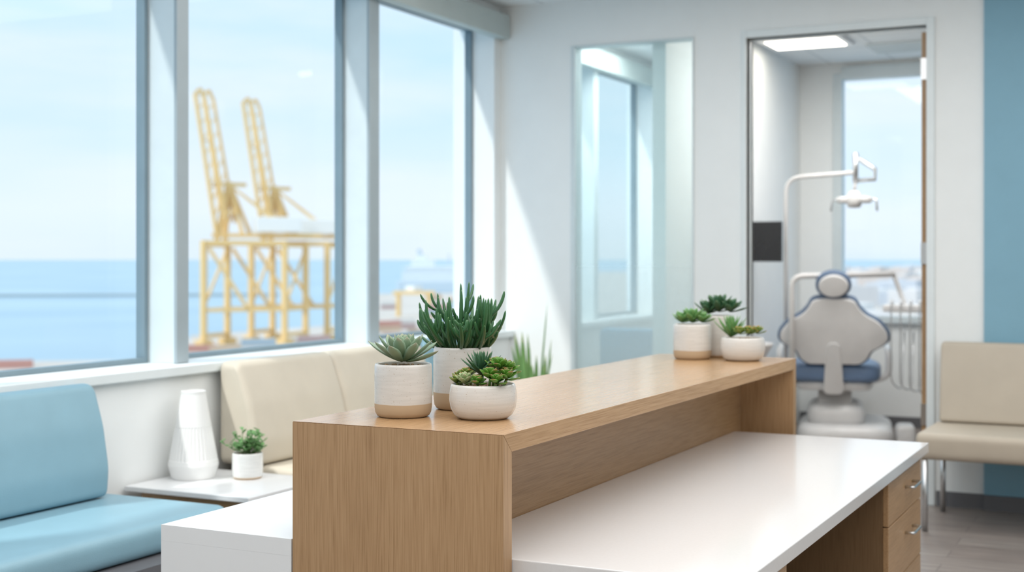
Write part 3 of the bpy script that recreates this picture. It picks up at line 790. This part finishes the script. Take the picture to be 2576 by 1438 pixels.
def yard(px, d):
    o = W(px, d, GZ); e = thing('gantry_crane', o, 'low yellow yard gantry crane over container stacks', 'crane')
    bm = bmesh.new()
    def P(a, b_, z): return o+RT*a+FW*b_+Vector((0, 0, z))
    for b_ in (0, 12):
        for a in (0, 18): beam(bm, P(a, b_, 0), P(a, b_, 14), 1.0)
        beam(bm, P(-3, b_, 14), P(21, b_, 14), 1.3)
    mk('portal_frame', bm, M['cy'], parent=e)
    bm = bmesh.new(); c = P(9, 6, 16); bx(bm, c.x-3, c.x+3, c.y-5, c.y+5, c.z-1, c.z+2, bevel=.2); mk('trolley', bm, M['cyp'], parent=e)
yard(1000, 780)
cmats = [plain('cont_%d' % i, c, .7) for i, c in enumerate([(.60, .33, .28), (.42, .52, .60), (.38, .53, .52), (.72, .70, .68), (.64, .50, .38), (.52, .38, .37)])]
cnames = ['red', 'blue', 'teal', 'white', 'orange', 'maroon']
def container_mesh():
    bm = bmesh.new(); bx(bm, -6, 6, -1.15, 1.15, 0.05, 2.55)
    for k in range(20):
        x = -5.6+k*.58; bx(bm, x, x+.25, -1.22, 1.22, .2, 2.45)
    for x in (-6.1, 5.9):
        for y in (-1.25, 1.0): bx(bm, x, x+.2, y, y+.25, 0, 2.6)
    me = bpy.data.meshes.new('shipping_container'); bm.to_mesh(me); bm.free(); return me
cms = []
for m in cmats:
    me = container_mesh(); me.materials.append(m); cms.append(me)
ang = math.atan2(RT.y, RT.x)+.29
stacks = [(30, 412, 1), (-60, 415, 1), (500, 485, 1), (570, 480, 1), (720, 488, 1), (790, 500, 2), (850, 492, 1), (650, 480, 2), (975, 620, 2), (1015, 645, 2), (1060, 600, 1), (1120, 650, 2), (1160, 700, 2), (1100, 760, 3), (980, 900, 2), (1150, 900, 3), (1090, 1000, 3), (1180, 1100, 3), (1000, 560, 1), (1090, 560, 1)]
for (px, d, nl) in stacks:
    for lev in range(nl):
        i = random.randrange(6)
        if px == 30: i = 0
        o = bpy.data.objects.new('shipping_container', cms[i]); COL.objects.link(o)
        o.location = W(px, d, GZ+2.6*lev); o.rotation_euler = (0, 0, ang)
        o['label'] = cnames[i]+' steel shipping container stacked on the quay'; o['category'] = 'container'; o['group'] = 'shipping containers on the quay'
o = W(1075, 1500, -35); sp = thing('cruise_ship', o, 'pale white multi-deck cruise ship moored beyond the quay', 'ship')
mt = Matrix.Translation(o) @ Matrix.Rotation(math.atan2(RT.y, RT.x), 4, 'Z')
m_ship = plain('ship_white', (.78, .80, .81), .6); m_hull = plain('ship_hull', (.56, .62, .67), .6)
bm = bmesh.new(); loft(bm, round_poly([(-34, -9), (56, -9), (70, 0), (56, 9), (-34, 9)], 3), 0, 12, .6, axis='z', mtx=mt); mk('hull', bm, m_hull, parent=sp)
bm = bmesh.new(); bx(bm, -28, 46, -8, 8, 12, 22, mtx=mt); bx(bm, -24, 36, -7.5, 7.5, 22, 29, mtx=mt); bx(bm, -18, 8, -7, 7, 29, 36, mtx=mt); bx(bm, -12, 0, -5, 5, 36, 41, mtx=mt)
for z in (14, 17, 20, 24, 27): bx(bm, -29, 47 if z < 22 else 37, -8.4, 8.4, z, z+.7, mtx=mt)
mk('superstructure', bm, m_ship, parent=sp)
bm = bmesh.new(); tube(bm, [mt@Vector((-8, 0, 41)), mt@Vector((-10, 0, 48))], [3, 2.4], 12); mk('funnel', bm, m_hull, parent=sp)
bm = bmesh.new(); tube(bm, [mt@Vector((24, 0, 29)), mt@Vector((24, 0, 42))], .8, 6); mk('mast', bm, m_hull, parent=sp)
bmats = [plain('bld_%d' % i, c, .8, var=.06, scale=.2) for i, c in enumerate([(.72, .70, .70), (.62, .64, .68), (.70, .62, .58), (.80, .80, .80), (.58, .62, .68)])]
bmesh_list = []
for m in bmats:
    bm = bmesh.new(); bx(bm, -.5, .5, -.5, .5, 0, 1)
    for x0, x1, y0, y1 in ((-.5, .5, -.5, -.46), (-.5, .5, .46, .5), (-.5, -.46, -.46, .46), (.46, .5, -.46, .46)): bx(bm, x0, x1, y0, y1, 1, 1.05)
    bx(bm, -.2, .15, -.1, .25, 1, 1.15)
    for lv in range(5): bx(bm, -.505, .505, -.505, .505, .12+.18*lv, .16+.18*lv)
    me = bpy.data.meshes.new('building'); bm.to_mesh(me); bm.free(); me.materials.append(m); bmesh_list.append(me)
bn = ['pale grey', 'blue-grey', 'brick pink', 'white', 'slate grey']
placed = []
tries = 0
while len(placed) < 95 and tries < 6000:
    tries += 1
    px = random.uniform(2000, 2480); d = random.choice((random.uniform(600, 1500), random.uniform(1200, 3200), random.uniform(2000, 3400)))
    sx_, sy_ = random.uniform(20, 55), random.uniform(15, 40)
    R_ = math.hypot(sx_, sy_)/2+1; p = W(px, d, GZ)
    if any((p-q).length < R_+rq for q, rq in placed): continue
    placed.append((p, R_)); i = random.randrange(5)
    o = bpy.data.objects.new('building', bmesh_list[i]); COL.objects.link(o)
    o.location = p; o.rotation_euler = (0, 0, random.random()*3)
    o.scale = (sx_, sy_, random.uniform(6, 15)*(1+.25*d/3000))
    o['label'] = bn[i]+' low flat-roofed city building near the harbour'; o['category'] = 'building'; o['group'] = 'city buildings beyond the harbour'

# ------------------------------------------------------------ world + lights
w = bpy.data.worlds.new('World'); scene.world = w; w.use_nodes = True
nt = w.node_tree; bg = nt.nodes['Background']
tc = nn(nt, 'ShaderNodeTexCoord'); sp_ = nn(nt, 'ShaderNodeSeparateXYZ'); nt.links.new(tc.outputs['Generated'], sp_.inputs[0])
r = ramp(nt, [(0.0, (.60, .69, .77)), (.035, (.65, .73, .80)), (.10, (.53, .68, .78)), (.22, (.43, .64, .79)), (1.0, (.50, .66, .84))])
nt.links.new(sp_.outputs['Z'], r.inputs['Fac'])
mp = nn(nt, 'ShaderNodeMapping'); mp.inputs['Scale'].default_value = (2.5, 2.5, 14)
nt.links.new(tc.outputs['Generated'], mp.inputs['Vector'])
no = nn(nt, 'ShaderNodeTexNoise'); no.inputs['Scale'].default_value = 1.3; no.inputs['Detail'].default_value = 5
nt.links.new(mp.outputs['Vector'], no.inputs['Vector'])
cr = ramp(nt, [(.38, (0, 0, 0)), (.70, (.85, .85, .85))]); nt.links.new(no.outputs['Fac'], cr.inputs['Fac'])
mx = nn(nt, 'ShaderNodeMix', data_type='RGBA'); nt.links.new(cr.outputs['Color'], mx.inputs['Factor'])
nt.links.new(r.outputs['Color'], mx.inputs['A']); mx.inputs['B'].default_value = (.69, .74, .79, 1)
nt.links.new(mx.outputs['Result'], bg.inputs['Color']); bg.inputs['Strength'].default_value = 1.38

sun = bpy.data.lights.new('sun', 'SUN'); sun.energy = 2.6; sun.angle = math.radians(2.2); sun.color = (1, .97, .92)
so = bpy.data.objects.new('sun', sun); COL.objects.link(so)
so.rotation_euler = Vector((1, 2.05, -2.60)).to_track_quat('-Z', 'Y').to_euler(); so.location = (-20, -20, 40)

def area(name, x, y, z, sx, sy, e, col=(1, .98, .955), rot=(0, 0, 0)):
    l = bpy.data.lights.new(name, 'AREA'); l.shape = 'RECTANGLE'; l.size = sx; l.size_y = sy; l.energy = e; l.color = col
    o = bpy.data.objects.new(name, l); COL.objects.link(o); o.location = (x, y, z); o.rotation_euler = rot
area('ceiling_fill', -1.1, 3.6, 3.43, 5.6, 8.0, 300)  # unseen fill light across the ceiling, added to brighten the room
area('ceiling_fill', -1.9, 10.4, 3.43, 1.6, 1.6, 74)  # fill light added to brighten the dental room, apart from its LED panel
area('ceiling_fill', -3.9, 10.3, 3.43, .8, 1.6, 38)  # fill light added for the room behind the glass

# ------------------------------------------------------------ camera
cam = bpy.data.cameras.new('camera'); co = bpy.data.objects.new('camera', cam); COL.objects.link(co)
co.location = (0, 0, 1.58); co.rotation_euler = (math.radians(90), 0, math.radians(26.32))
cam.sensor_width = 36; cam.lens = 36*3359/2576; cam.shift_y = -67/2576
cam.clip_end = 200000; cam.clip_start = .05
cam.dof.use_dof = True; cam.dof.focus_distance = 4.0; cam.dof.aperture_fstop = 2.4
scene.camera = co
